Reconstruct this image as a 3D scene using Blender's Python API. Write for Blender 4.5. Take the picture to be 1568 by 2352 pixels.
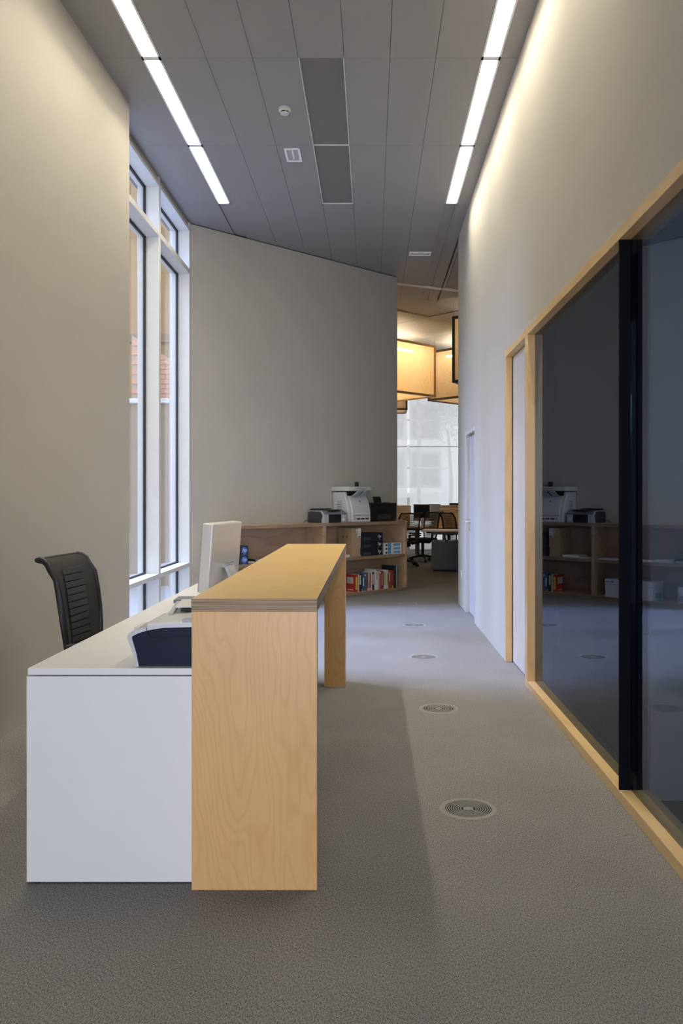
import bpy, bmesh, math, random
from mathutils import Vector, Matrix
random.seed(7)
for o in list(bpy.data.objects): bpy.data.objects.remove(o, do_unlink=True)
SC = bpy.context.scene
COL = SC.collection
R = math.radians

# ------------------------------------------------------------------ camera
cam_d = bpy.data.cameras.new('camera'); cam = bpy.data.objects.new('camera', cam_d); COL.objects.link(cam)
cam.location = (0, 0, 1.36); cam.rotation_euler = (R(90), 0, 0)
cam_d.sensor_fit = 'VERTICAL'; cam_d.sensor_height = 36; cam_d.sensor_width = 24
cam_d.lens = 36*1900/2352
cam_d.shift_x = -69/2352; cam_d.shift_y = -37/2352
cam_d.clip_start = .05; cam_d.clip_end = 300
SC.camera = cam

# ------------------------------------------------------------------ world, daylight, exposure
W = bpy.data.worlds.new('sky'); SC.world = W; W.use_nodes = True
bg = W.node_tree.nodes['Background']
bg.inputs[0].default_value = (.90, .945, 1.0, 1); bg.inputs[1].default_value = 1.2
def area(name, loc, target, sx, sy, power, color, spread=180):
    l = bpy.data.lights.new(name, 'AREA'); l.shape = 'RECTANGLE'; l.size = sx; l.size_y = sy
    l.energy = power; l.color = color; l.spread = R(spread)
    o = bpy.data.objects.new(name, l); COL.objects.link(o); o.location = loc
    o.rotation_euler = (Vector(target)-Vector(loc)).to_track_quat('-Z', 'Y').to_euler()
    return o
# daylight from the open sky above the gap between the houses, outside the tall window
area('courtyard_daylight', (-7.3, 9.3, 8.6), (-.6, 8.3, 1.0), 1.3, 6.0, 600, (.37, .50, 1.0), 86)
area('entrance_daylight', (-.3, -4.6, 1.7), (-.3, 0, 1.2), 2.2, 2.2, 230, (.86, .88, 1.0))
STRIP = 72.0
WARM = (1.0, .915, .74)
vs = SC.view_settings
vs.view_transform = 'Standard'; vs.look = 'None'; vs.gamma = 1; vs.use_curve_mapping = False
vs.exposure = 0.66

# ------------------------------------------------------------------ materials
MATS = {}
def nodes_of(m):
    m.use_nodes = True
    return m.node_tree.nodes, m.node_tree.links
def base(name, col, rough=.5, metal=0, vary=.06, scale=8, bump=0, bscale=60, spec=.5):
    m = bpy.data.materials.new(name); n, l = nodes_of(m); b = n['Principled BSDF']
    b.inputs['Roughness'].default_value = rough; b.inputs['Metallic'].default_value = metal
    b.inputs['Specular IOR Level'].default_value = spec
    tc = n.new('ShaderNodeTexCoord'); ns = n.new('ShaderNodeTexNoise'); ns.inputs['Scale'].default_value = scale
    ns.inputs['Detail'].default_value = 3
    l.new(tc.outputs['Object'], ns.inputs['Vector'])
    mx = n.new('ShaderNodeMix'); mx.data_type = 'RGBA'
    mx.inputs[6].default_value = (*[c*(1-vary) for c in col], 1); mx.inputs[7].default_value = (*[min(1, c*(1+vary)) for c in col], 1)
    l.new(ns.outputs['Fac'], mx.inputs[0]); l.new(mx.outputs[2], b.inputs['Base Color'])
    if bump:
        n2 = n.new('ShaderNodeTexNoise'); n2.inputs['Scale'].default_value = bscale; n2.inputs['Detail'].default_value = 3
        l.new(tc.outputs['Object'], n2.inputs['Vector'])
        bp = n.new('ShaderNodeBump'); bp.inputs['Strength'].default_value = bump; bp.inputs['Distance'].default_value = .01
        l.new(n2.outputs['Fac'], bp.inputs['Height']); l.new(bp.outputs[0], b.inputs['Normal'])
    MATS[name] = m
    return m
def wood(name, light, dark, grain='Z', rough=.35, lines=110, contrast=.7):
    m = bpy.data.materials.new(name); n, l = nodes_of(m); b = n['Principled BSDF']
    b.inputs['Roughness'].default_value = rough
    tc = n.new('ShaderNodeTexCoord'); mp = n.new('ShaderNodeMapping')
    s = [3.6, 3.6, 3.6]; s['XYZ'.index(grain)] = .85
    mp.inputs['Scale'].default_value = s
    mp.inputs['Location'].default_value = (1.7, 3.1, .4)
    l.new(tc.outputs['Object'], mp.inputs['Vector'])
    n1 = n.new('ShaderNodeTexNoise'); n1.inputs['Scale'].default_value = 1.0; n1.inputs['Detail'].default_value = 3.0; n1.inputs['Roughness'].default_value = .42
    n1.inputs['Distortion'].default_value = .12
    l.new(mp.outputs[0], n1.inputs['Vector'])
    mu = n.new('ShaderNodeMath'); mu.operation = 'MULTIPLY'; mu.inputs[1].default_value = lines*6.28/4
    l.new(n1.outputs['Fac'], mu.inputs[0])
    si = n.new('ShaderNodeMath'); si.operation = 'SINE'; l.new(mu.outputs[0], si.inputs[0])
    mr = n.new('ShaderNodeMapRange'); mr.inputs[1].default_value = -1; mr.inputs[2].default_value = 1
    l.new(si.outputs[0], mr.inputs[0])
    pw = n.new('ShaderNodeMath'); pw.operation = 'POWER'; pw.inputs[1].default_value = 3.5; l.new(mr.outputs[0], pw.inputs[0])
    # fine fibre
    mp2 = n.new('ShaderNodeMapping'); s2 = [120, 120, 120]; s2['XYZ'.index(grain)] = 3.5
    mp2.inputs['Scale'].default_value = s2; l.new(tc.outputs['Object'], mp2.inputs['Vector'])
    n2 = n.new('ShaderNodeTexNoise'); n2.inputs['Scale'].default_value = 1; n2.inputs['Detail'].default_value = 2
    l.new(mp2.outputs[0], n2.inputs['Vector'])
    n3 = n.new('ShaderNodeTexNoise'); n3.inputs['Scale'].default_value = 2.2; n3.inputs['Detail'].default_value = 2
    l.new(tc.outputs['Object'], n3.inputs['Vector'])
    a1 = n.new('ShaderNodeMath'); a1.operation = 'MULTIPLY'; a1.inputs[1].default_value = .50*contrast; l.new(pw.outputs[0], a1.inputs[0])
    a2 = n.new('ShaderNodeMath'); a2.operation = 'MULTIPLY_ADD'; a2.inputs[1].default_value = .28; l.new(n2.outputs['Fac'], a2.inputs[0]); l.new(a1.outputs[0], a2.inputs[2])
    a3 = n.new('ShaderNodeMath'); a3.operation = 'MULTIPLY_ADD'; a3.inputs[1].default_value = .5; a3.use_clamp = True
    l.new(n3.outputs['Fac'], a3.inputs[0]); l.new(a2.outputs[0], a3.inputs[2])
    mx = n.new('ShaderNodeMix'); mx.data_type = 'RGBA'; mx.inputs[6].default_value = (*light, 1); mx.inputs[7].default_value = (*dark, 1)
    l.new(a3.outputs[0], mx.inputs[0]); l.new(mx.outputs[2], b.inputs['Base Color'])
    MATS[name] = m
    return m
def plyedge(name, axis='Z', off=0.0, scale=110):
    m = bpy.data.materials.new(name); n, l = nodes_of(m); b = n['Principled BSDF']; b.inputs['Roughness'].default_value = .55
    tc = n.new('ShaderNodeTexCoord'); mp = n.new('ShaderNodeMapping'); s = [2.5, 2.5, 2.5]; s['XYZ'.index(axis)] = scale*4.2
    mp.inputs['Scale'].default_value = s; l.new(tc.outputs['Object'], mp.inputs['Vector'])
    n1 = n.new('ShaderNodeTexNoise'); n1.inputs['Scale'].default_value = 1; n1.inputs['Detail'].default_value = 1.5
    l.new(mp.outputs[0], n1.inputs['Vector'])
    r = n.new('ShaderNodeValToRGB'); e = r.color_ramp.elements
    e[0].position = .33; e[0].color = (.11, .068, .036, 1); e[1].position = .64; e[1].color = (.40, .28, .165, 1)
    e2 = r.color_ramp.elements.new(.46); e2.color = (.27, .18, .10, 1)
    l.new(n1.outputs['Fac'], r.inputs[0]); l.new(r.outputs[0], b.inputs['Base Color'])
    MATS[name] = m
    return m
def emis(name, col, strength):
    m = bpy.data.materials.new(name); n, l = nodes_of(m); n.clear()
    e = n.new('ShaderNodeEmission'); e.inputs[0].default_value = (*col, 1); e.inputs[1].default_value = strength
    o = n.new('ShaderNodeOutputMaterial'); l.new(e.outputs[0], o.inputs[0]); MATS[name] = m
def glass(name, tint, ior=1.5, gcol=(1, 1, 1)):
    m = bpy.data.materials.new(name); n, l = nodes_of(m); n.clear()
    t = n.new('ShaderNodeBsdfTransparent'); t.inputs[0].default_value = (*tint, 1)
    g = n.new('ShaderNodeBsdfGlossy'); g.inputs['Roughness'].default_value = 0.0; g.inputs[0].default_value = (*gcol, 1)
    geo = n.new('ShaderNodeNewGeometry')
    mr = n.new('ShaderNodeMapRange'); mr.inputs[3].default_value = ior; mr.inputs[4].default_value = 1/ior
    l.new(geo.outputs['Backfacing'], mr.inputs[0])
    f = n.new('ShaderNodeFresnel'); l.new(mr.outputs[0], f.inputs[0])
    mx = n.new('ShaderNodeMixShader'); l.new(f.outputs[0], mx.inputs[0]); l.new(t.outputs[0], mx.inputs[1]); l.new(g.outputs[0], mx.inputs[2])
    o = n.new('ShaderNodeOutputMaterial'); l.new(mx.outputs[0], o.inputs[0]); MATS[name] = m
def fabric_trans(name, col, transp, transl, weave=260):
    m = bpy.data.materials.new(name); n, l = nodes_of(m); n.clear()
    d = n.new('ShaderNodeBsdfDiffuse'); d.inputs[0].default_value = (*col, 1)
    tl = n.new('ShaderNodeBsdfTranslucent'); tl.inputs[0].default_value = (*col, 1)
    tp = n.new('ShaderNodeBsdfTransparent')
    tc = n.new('ShaderNodeTexCoord'); mp = n.new('ShaderNodeMapping'); mp.inputs['Scale'].default_value = (weave, weave, weave*.2)
    ns = n.new('ShaderNodeTexNoise'); ns.inputs['Scale'].default_value = 1
    l.new(tc.outputs['Object'], mp.inputs[0]); l.new(mp.outputs[0], ns.inputs['Vector'])
    mr = n.new('ShaderNodeMapRange'); mr.inputs[1].default_value = .3; mr.inputs[2].default_value = .7
    mr.inputs[3].default_value = max(0, transp-.12); mr.inputs[4].default_value = min(1, transp+.12); l.new(ns.outputs['Fac'], mr.inputs[0])
    m1 = n.new('ShaderNodeMixShader'); m1.inputs[0].default_value = transl; l.new(d.outputs[0], m1.inputs[1]); l.new(tl.outputs[0], m1.inputs[2])
    m2 = n.new('ShaderNodeMixShader'); l.new(mr.outputs[0], m2.inputs[0]); l.new(m1.outputs[0], m2.inputs[1]); l.new(tp.outputs[0], m2.inputs[2])
    o = n.new('ShaderNodeOutputMaterial'); l.new(m2.outputs[0], o.inputs[0]); MATS[name] = m
def carpet(name):
    m = bpy.data.materials.new(name); n, l = nodes_of(m); b = n['Principled BSDF']; b.inputs['Roughness'].default_value = .95
    b.inputs['Specular IOR Level'].default_value = .1
    tc = n.new('ShaderNodeTexCoord')
    def noise(sx, sy, det, rz=0):
        mp = n.new('ShaderNodeMapping'); mp.inputs['Scale'].default_value = (sx, sy, sx); mp.inputs['Rotation'].default_value = (0, 0, rz)
        l.new(tc.outputs['Object'], mp.inputs[0]); t = n.new('ShaderNodeTexNoise'); t.inputs['Scale'].default_value = 1; t.inputs['Detail'].default_value = det
        l.new(mp.outputs[0], t.inputs['Vector']); return t.outputs['Fac']
    f1 = noise(520, 230, 1, .5); f2 = noise(230, 100, 2, .35); f3 = noise(2, 2, 2)
    a = n.new('ShaderNodeMath'); a.operation = 'MULTIPLY_ADD'; a.inputs[1].default_value = .55; l.new(f1, a.inputs[0])
    c = n.new('ShaderNodeMath'); c.operation = 'MULTIPLY'; c.inputs[1].default_value = .40; l.new(f2, c.inputs[0]); l.new(c.outputs[0], a.inputs[2])
    d = n.new('ShaderNodeMath'); d.operation = 'MULTIPLY_ADD'; d.inputs[1].default_value = .06; l.new(f3, d.inputs[0]); l.new(a.outputs[0], d.inputs[2])
    r = n.new('ShaderNodeValToRGB'); e = r.color_ramp.elements
    e[0].position = .36; e[0].color = (.060, .058, .057, 1); e[1].position = .64; e[1].color = (.345, .33, .315, 1)
    l.new(d.outputs[0], r.inputs[0]); l.new(r.outputs[0], b.inputs['Base Color'])
    MATS[name] = m
def ceiling_mat(name, col, rough=.6):
    m = base(name, col, rough, 0, .03, 3)
    n, l = m.node_tree.nodes, m.node_tree.links; b = n['Principled BSDF']
    tc = n.new('ShaderNodeTexCoord'); v = n.new('ShaderNodeTexVoronoi'); v.inputs['Scale'].default_value = 130; v.inputs['Randomness'].default_value = 0
    l.new(tc.outputs['Object'], v.inputs['Vector'])
    bp = n.new('ShaderNodeBump'); bp.inputs['Strength'].default_value = .25; bp.inputs['Distance'].default_value = .003
    l.new(v.outputs['Distance'], bp.inputs['Height']); l.new(bp.outputs[0], b.inputs['Normal'])
    return m

base('plaster', (.49, .462, .40), .85, 0, .03, 2.0, .12, 14, .2)
base('plaster_unlit', (.10, .105, .115), .8)  # the closed rooms' lack of light is put into this plaster colour
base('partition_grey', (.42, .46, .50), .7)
base('carpet_unlit', (.03, .03, .032), .95)  # painted near black to stand for the unlit meeting room floor
base('outside_plaster', (.42, .28, .12), .9, 0, .05, 1.5, .1, 30)
base('street_white', (.86, .86, .86), .9, 0, .03, 1)
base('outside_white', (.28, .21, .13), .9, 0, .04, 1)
base('outside_grey', (.42, .40, .37), .9)
base('brick_pink_sunlit', (.80, .42, .31), .9, 0, .10, 12)  # pink brick, with the sunshine on it painted into the bright tone
base('mortar', (.62, .45, .38), .95)
base('ground', (.38, .37, .35), .95, 0, .1, 3)
base('leaf', (.06, .12, .04), .7); base('bark', (.10, .07, .05), .9)
carpet('carpet')
ceiling_mat('ceiling_grey', (.30, .295, .292)); ceiling_mat('ceiling_dark', (.175, .168, .165), .7)
base('ceiling_void', (.09, .088, .085), .9)
base('white_metal', (.86, .86, .88), .4); base('trim_white', (.70, .70, .70), .5)
base('reflector', (.80, .80, .80), .35, .0)
base('frame_white', (.72, .72, .70), .45); base('gasket', (.015, .016, .02), .6)
wood('birch_front', (.80, .50, .24), (.54, .29, .10), 'Z', .35, 120, .36)
wood('birch_top', (.82, .57, .22), (.64, .38, .11), 'X', .30, 110, .42)
wood('birch_leg_warm_lit', (.62, .38, .12), (.42, .22, .05), 'Z', .4, 90, .4)  # same birch, deeper orange: warm lamp light painted into the leg colour
wood('birch_frame_y', (.80, .58, .30), (.62, .41, .17), 'Y', .3, 18, .7)
wood('birch_frame_z', (.78, .55, .28), (.60, .38, .15), 'Z', .3, 18, .7)
wood('birch_shelf', (.58, .42, .26), (.40, .26, .14), 'X', .4, 20)
wood('birch_back', (.50, .35, .22), (.33, .21, .12), 'X', .5, 20)
wood('door_pale', (.70, .66, .60), (.56, .51, .45), 'Z', .35, 26, .5)
wood('oak_desk', (.86, .70, .44), (.74, .56, .32), 'X', .4, 14, .5)
plyedge('ply_edge', 'Z'); plyedge('ply_edge_shelf', 'Z', 0, 90)
base('desk_white', (.78, .78, .78), .28, 0, .01); base('gap_black', (.02, .02, .02), .8)
base('door_grey', (.50, .50, .50), .45, 0, .02); base('paint_frame', (.56, .54, .50), .5, 0, .02)
base('steel', (.62, .62, .62), .25, 1.0, .03)
base('fin_black', (.004, .0045, .007), .6, spec=.05)
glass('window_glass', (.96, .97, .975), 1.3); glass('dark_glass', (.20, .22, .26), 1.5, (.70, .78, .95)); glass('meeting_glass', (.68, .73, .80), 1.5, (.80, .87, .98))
emis('tube_light', WARM, STRIP); emis('office_tube', (1, .84, .58), 42.0)
base('plastic_white', (.62, .605, .555), .45, 0, .02); base('plastic_grey', (.42, .43, .45), .4); base('plastic_dark', (.035, .036, .04), .35)
base('plastic_black', (.012, .012, .013), .3); base('navy', (.006, .009, .030), .5, spec=.2); base('silver', (.56, .57, .60), .32, .35, .02)
base('silver_light', (.66, .65, .62), .4, .1); base('silver_dark', (.20, .21, .23), .35, .3)
base('alu', (.64, .63, .62), .42, .15, .02); base('screen_black', (.02, .02, .022), .15)
base('vent_grey', (.25, .24, .22), .6, spec=.25); base('vent_void', (.01, .01, .01), .9)
base('chair_black', (.014, .013, .014), .55); base('chair_fabric', (.020, .018, .018), .8, 0, .2, 60, .3, 300)
base('chair_slat', (.032, .030, .030), .6); base('chair_metal', (.22, .22, .23), .35, .8)
fabric_trans('chair_mesh', (.12, .09, .06), .60, .3, 200)
base('cardboard', (.42, .29, .16), .85, 0, .06, 20); base('cardboard_dark', (.30, .20, .11), .85)
base('paper', (.80, .80, .80), .7, 0, .02); base('paper_grey', (.55, .56, .58), .7); base('label_blue', (.10, .36, .56), .5); base('label_deep_blue', (.03, .12, .42), .4)
base('ink', (.03, .03, .035), .6); base('box_black', (.014, .016, .024), .4); base('box_grey_print', (.06, .06, .065), .4)
base('carton_white', (.66, .68, .72), .7, 0, .02); base('carton_edge', (.25, .27, .32), .7)
base('dark_wood', (.09, .065, .045), .5); wood('lamp_wood', (.62, .42, .20), (.46, .29, .12), 'X', .5, 14)
fabric_trans('burlap', (.88, .74, .52), .20, .62, 180); fabric_trans('burlap_dark', (.66, .53, .36), .34, .5, 180)
fabric_trans('blind', (.93, .93, .94), .42, .85, 300)
base('pedestal_grey', (.085, .082, .080), .5)

# ------------------------------------------------------------------ mesh building
class MB:
    def __init__(s): s.v = []; s.f = []; s.m = []; s.mi = 0
    def add(s, vs, fs, mi=None):
        k = len(s.v); s.v += [tuple(p) for p in vs]
        for f in fs: s.f.append([i+k for i in f]); s.m.append(s.mi if mi is None else mi)
        return s
    def box(s, x0, x1, y0, y1, z0, z1, mi=None, side=None):
        vs = [(x0,y0,z0),(x1,y0,z0),(x1,y1,z0),(x0,y1,z0),(x0,y0,z1),(x1,y0,z1),(x1,y1,z1),(x0,y1,z1)]
        fs = [(0,3,2,1),(4,5,6,7),(0,1,5,4),(1,2,6,5),(2,3,7,6),(3,0,4,7)]
        k = len(s.f); s.add(vs, fs, mi)
        if side is not None:
            for i in range(k+2, k+6): s.m[i] = side
        return s
    def obox(s, c, ax, ay, az, hx, hy, hz, mi=None):
        c = Vector(c); ax = Vector(ax).normalized()*hx; ay = Vector(ay).normalized()*hy; az = Vector(az).normalized()*hz
        vs = [c+sx*ax+sy*ay+sz*az for sz in (-1,1) for sx, sy in ((-1,-1),(1,-1),(1,1),(-1,1))]
        return s.add(vs, [(0,3,2,1),(4,5,6,7),(0,1,5,4),(1,2,6,5),(2,3,7,6),(3,0,4,7)], mi)
    def prism(s, poly, axis, a, b, mi=None):
        def p(q, t):
            if axis == 'Z': return (q[0], q[1], t)
            if axis == 'Y': return (q[0], t, q[1])
            return (t, q[0], q[1])
        n = len(poly); vs = [p(q, a) for q in poly]+[p(q, b) for q in poly]
        fs = [tuple(range(n))[::-1], tuple(range(n, 2*n))]+[(i, (i+1) % n, n+(i+1) % n, n+i) for i in range(n)]
        return s.add(vs, fs, mi)
    def strip(s, outer, inner, axis, a, b, mi=None):      # a band between two open polylines of equal length, extruded
        n = len(outer)
        for i in range(n-1):
            s.prism([outer[i], outer[i+1], inner[i+1], inner[i]], axis, a, b, mi)
        return s
    def cyl(s, c, r, h, n=20, axis='Z', r2=None, mi=None):
        r2 = r if r2 is None else r2; vs = []
        for rr, t in ((r, 0), (r2, h)):
            for i in range(n):
                a = 2*math.pi*i/n; u, w = rr*math.cos(a), rr*math.sin(a)
                vs.append({'Z': (c[0]+u, c[1]+w, c[2]+t), 'Y': (c[0]+u, c[1]+t, c[2]+w), 'X': (c[0]+t, c[1]+u, c[2]+w)}[axis])
        fs = [tuple(range(n))[::-1], tuple(range(n, 2*n))]+[(i, (i+1) % n, n+(i+1) % n, n+i) for i in range(n)]
        return s.add(vs, fs, mi)
    def lathe(s, prof, c=(0,0,0), n=32, mi=None):
        vs = []; k = len(prof)
        for i in range(n):
            a = 2*math.pi*i/n
            for r, z in prof: vs.append((c[0]+r*math.cos(a), c[1]+r*math.sin(a), c[2]+z))
        fs = []
        for i in range(n):
            j = (i+1) % n
            for q in range(k-1):
                fs.append((i*k+q, j*k+q, j*k+q+1, i*k+q+1))
        return s.add(vs, fs, mi)
    def tube(s, pts, r, n=8, mi=None, rx=None):
        pts = [Vector(p) for p in pts]; rings = []; up = Vector((0, 0, 1)); vs = []
        for i, p in enumerate(pts):
            t = (pts[min(i+1, len(pts)-1)]-pts[max(i-1, 0)]).normalized()
            a = t.cross(up)
            if a.length < .05: a = t.cross(Vector((1, 0, 0)))
            a.normalize(); b = a.cross(t).normalized()
            ra = r[i] if isinstance(r, (list, tuple)) else r
            rb = ra if rx is None else rx
            for k in range(n):
                q = 2*math.pi*k/n; vs.append(p+a*rb*math.cos(q)+b*ra*math.sin(q))
        fs = []
        for i in range(len(pts)-1):
            for k in range(n):
                fs.append((i*n+k, i*n+(k+1) % n, (i+1)*n+(k+1) % n, (i+1)*n+k))
        fs += [tuple(range(n))[::-1], tuple(range((len(pts)-1)*n, len(pts)*n))]
        return s.add(vs, fs, mi)
    def mesh(s, name, mats, smooth=False):
        me = bpy.data.meshes.new(name); me.from_pydata(s.v, [], s.f)
        for m in (mats if isinstance(mats, (list, tuple)) else [mats]): me.materials.append(MATS[m])
        bm = bmesh.new(); bm.from_mesh(me); bmesh.ops.recalc_face_normals(bm, faces=bm.faces); bm.to_mesh(me); bm.free()
        for i, p in enumerate(me.polygons): p.material_index = s.m[i]; p.use_smooth = smooth
        if smooth: me.set_sharp_from_angle(angle=R(38))
        me.update(); return me
    def build(s, name, mats, parent=None, bevel=0, smooth=False, seg=2):
        me = s.mesh(name, mats, smooth or bevel > 0)
        o = bpy.data.objects.new(name, me); COL.objects.link(o); o.parent = parent
        if bevel:
            b = o.modifiers.new('bevel', 'BEVEL'); b.width = bevel; b.segments = seg; b.limit_method = 'ANGLE'; b.angle_limit = R(35); b.harden_normals = False
        return o
def tag(o, label=None, cat=None, group=None, kind=None):
    if label: o['label'] = label
    if cat: o['category'] = cat
    if group: o['group'] = group
    if kind: o['kind'] = kind
    return o
def empty(name, loc=(0, 0, 0), rz=0, rot=None):
    o = bpy.data.objects.new(name, None); COL.objects.link(o); o.location = loc; o.rotation_euler = rot or (0, 0, rz)
    o.empty_display_size = .1; return o
def thing(name, label, cat, loc=(0, 0, 0), rz=0, group=None, rot=None):
    return tag(empty(name, loc, rz, rot), label, cat, group)
def struct(o, label=None):
    return tag(o, label, None, None, 'structure')
def link_copy(src, parent, loc=None, name=None):
    c = src.copy(); COL.objects.link(c); c.parent = parent
    if loc is not None: c.location = loc
    return c
def dup(root, loc, rz, label=None, group=None):
    r = root.copy(); COL.objects.link(r); r.location = loc; r.rotation_euler = (0, 0, rz)
    if label: r['label'] = label
    if group: r['group'] = group
    for ch in list(root.children):
        c = link_copy(ch, r)
        for g in list(ch.children): link_copy(g, c)
    return r
def text_mesh(name, txt, size, mat, parent, loc, rot, shear=0.0, align='CENTER', depth=.0006):
    cu = bpy.data.curves.new(name, 'FONT'); cu.body = txt; cu.size = size; cu.align_x = align; cu.align_y = 'CENTER'; cu.extrude = depth; cu.shear = shear
    cu.resolution_u = 3
    t = bpy.data.objects.new(name+'_tmp', cu); COL.objects.link(t)
    dg = bpy.context.evaluated_depsgraph_get(); me = bpy.data.meshes.new_from_object(t.evaluated_get(dg))
    bpy.data.objects.remove(t, do_unlink=True)
    me.materials.clear(); me.materials.append(MATS[mat])
    o = bpy.data.objects.new(name, me); COL.objects.link(o); o.parent = parent; o.location = loc; o.rotation_euler = rot
    return o

# ------------------------------------------------------------------ key dimensions
CZ = 4.64            # ceiling height
XR = 1.102           # right wall face
XG = 1.151           # glazing plane
XW = -2.18           # window frame inner face
DX, DY = .7226, .6913            # direction of the slanted end wall
MX_, MY_ = -.6913, .7226         # its normal, away from the room
ANG = math.atan2(DY, DX)
WA = (-2.176, 9.94); WB = (.385, 12.39)
def lw(y): return -2.075+.0266*(y-5)   # left wall face

# ------------------------------------------------------------------ floor
struct(MB().box(-2.6, 7.2, -3.2, 21.6, -.12, 0).build('floor', 'carpet'), 'heathered grey carpet floor')

# ------------------------------------------------------------------ walls
struct(MB().prism([(lw(-3), -3), (lw(6.915), 6.915), (-2.5, 6.915), (-2.5, -3)], 'Z', 0, 4.75).build('wall_left', 'plaster'), 'beige plaster wall beside the reception desk')
a0 = (WA[0]-DX*.02, WA[1]-DY*.02)
struct(MB().prism([a0, WB, (WB[0]+MX_*.2, WB[1]+MY_*.2), (a0[0]+MX_*.2, a0[1]+MY_*.2)], 'Z', 0, CZ-.012).build('wall_end', 'plaster'), 'slanted grey beige wall behind the long shelf')
w = MB()
XO = 1.30
w.box(XR, XO, 6.816, 8.806, 0, 4.75)            # between the doors
w.box(XR, XO, 8.806, 9.689, 2.10, 4.75)         # over grey door
w.box(XR, XO, 9.689, 10.52, 0, 4.75)
w.box(XR, XO, -3.0, 6.816, 2.551, 4.75)         # over the glazing and the wooden door
struct(w.build('wall_right', 'plaster'), 'tall grey beige wall over the glazed front')
struct(MB().box(XO, 7.2, 10.36, 10.52, 0, 4.75).build('wall_office_return', 'plaster'))
w = MB()
w.box(-2.5, -1.3, -3.2, -3.0, 0, 4.75).box(.7, 1.2, -3.2, -3.0, 0, 4.75).box(-1.3, .7, -3.2, -3.0, 3.6, 4.75)
struct(w.build('wall_back', 'plaster'))
struct(MB().box(-2.44, -2.405, 9.99, 21.6, 0, 4.75).build('wall_office_left', 'plaster'))
struct(MB().box(7.0, 7.2, 10.52, 21.6, 0, 4.75).build('wall_office_right', 'plaster'))
struct(MB().box(-2.42, 7.0, 20.9, 21.1, 4.45, 4.75).box(-2.42, 7.0, 20.9, 21.1, 0, .10).box(-2.42, -1.4, 20.9, 21.1, .1, 4.45).box(5.6, 7.0, 20.9, 21.1, .1, 4.45).build('wall_office_far', 'plaster'))
# entrance glazing behind the camera
e = struct(empty('window_3', (0, -3.1, 0)), 'entrance glazing')
for x in (-1.3, -.32, .66):
    MB().box(x, x+.05, -.05, .05, 0, 3.6).build('mullion', 'frame_white', e)
MB().box(-1.3, .7, -.05, .05, 3.55, 3.6).build('frame_head', 'frame_white', e)
for x in (-1.25, -.27): MB().box(x, x+.93, -.004, .004, 0, 3.55).build('glass_pane', 'window_glass', e)

# meeting room behind the glazing
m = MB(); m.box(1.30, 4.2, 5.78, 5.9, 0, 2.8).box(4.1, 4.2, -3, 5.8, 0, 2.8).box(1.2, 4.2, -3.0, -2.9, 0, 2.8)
struct(m.build('wall_meeting_room', 'plaster_unlit'))
struct(MB().box(1.2, 4.2, -3, 5.9, 2.7, 2.85).build('ceiling_meeting_room', 'plaster_unlit'))
struct(MB().box(1.24, 4.1, -2.9, 5.78, 0, .01).build('floor_meeting_room', 'carpet_unlit'))
pw = struct(MB().box(1.235, 4.1, 3.66, 3.76, .012, 2.7).build('wall_partition', 'partition_grey'), 'grey partition behind the glass')
MB().box(1.205, 1.235, 3.675, 3.745, .012, 2.7).build('edge_profile', 'silver_dark', pw)
struct(MB().box(1.30, 4.2, 5.95, 10.36, 2.75, 2.9).box(4.1, 4.2, 5.9, 10.36, 0, 2.9).build('wall_side_room', 'plaster_unlit'))

# ------------------------------------------------------------------ ceiling
ceil = struct(MB().box(-2.6, 7.2, -3.2, 21.6, CZ+.12, CZ+.22).build('ceiling', 'ceiling_void'), 'grey metal panel ceiling')
struct(MB().box(-2.4, 7.2, 13.1, 21.6, CZ+.012, CZ+.11).box(1.17, 7.2, 10.52, 13.1, CZ+.012, CZ+.11).build('ceiling_office', 'ceiling_grey'))
PW, PL = .3434, 1.545
rows = [9.288+PL*k for k in range(-8, 3)]       # row starts
cols = [-.893+PW*k for k in range(-2, 6)]       # seams, left strip at cols[0], right strip at cols[-1]
colspans = [(cols[i], cols[i+1]) for i in range(len(cols)-1)]
STL = (-1.722, -1.580); STR = (.824, .966)
g = .0016
cache = {}
def panel(x0, x1, y0, y1, mat, dz=0):
    key = (round(x1-x0, 3), round(y1-y0, 3), mat)
    if key not in cache:
        o = MB().box(g, x1-x0-g, g, y1-y0-g, 0, .012).build('panel', mat, ceil); cache[key] = o.data; o.location = (x0, y0, CZ+dz)
    else:
        o = bpy.data.objects.new('panel', cache[key]); COL.objects.link(o); o.parent = ceil; o.location = (x0, y0, CZ+dz)
    return o
for y in rows:
    y1 = y+PL
    for (x0, x1) in colspans:
        dark = abs(x0+.5496) < .05 and 6.1 < y < 9.0
        panel(x0, x1, y, y1, 'ceiling_dark' if dark else 'ceiling_grey', .006 if dark else 0)
        if dark:
            t = MB().box(x0, x0+.008, y, y1, CZ-.002, CZ+.012).box(x1-.008, x1, y, y1, CZ-.002, CZ+.012).box(x0, x1, y1-.010, y1, CZ-.002, CZ+.012)
            o = t.build('grille_frame', 'trim_white', ceil)
    panel(XW-.1, STL[0], y, y1, 'ceiling_grey')
    panel(STR[1], XR+.02, y, y1, 'ceiling_grey')
    if y > 9.2:
        panel(STL[0], STL[1], y, y1, 'ceiling_grey', .012)
        panel(STR[0]+.022, STR[1]-.022, y, y1, 'ceiling_grey', .010)
        MB().box(STR[0], STR[0]+.022, y, y1, CZ, CZ+.02).build('strip_trim', 'ceiling_grey', ceil)
        MB().box(STR[1]-.022, STR[1], y, y1, CZ, CZ+.02).build('strip_trim', 'ceiling_grey', ceil)
struct(MB().box(1.1, 1.16, 10.4, 13.9, CZ, CZ+.03).build('trim_1', 'ceiling_grey'))
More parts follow.
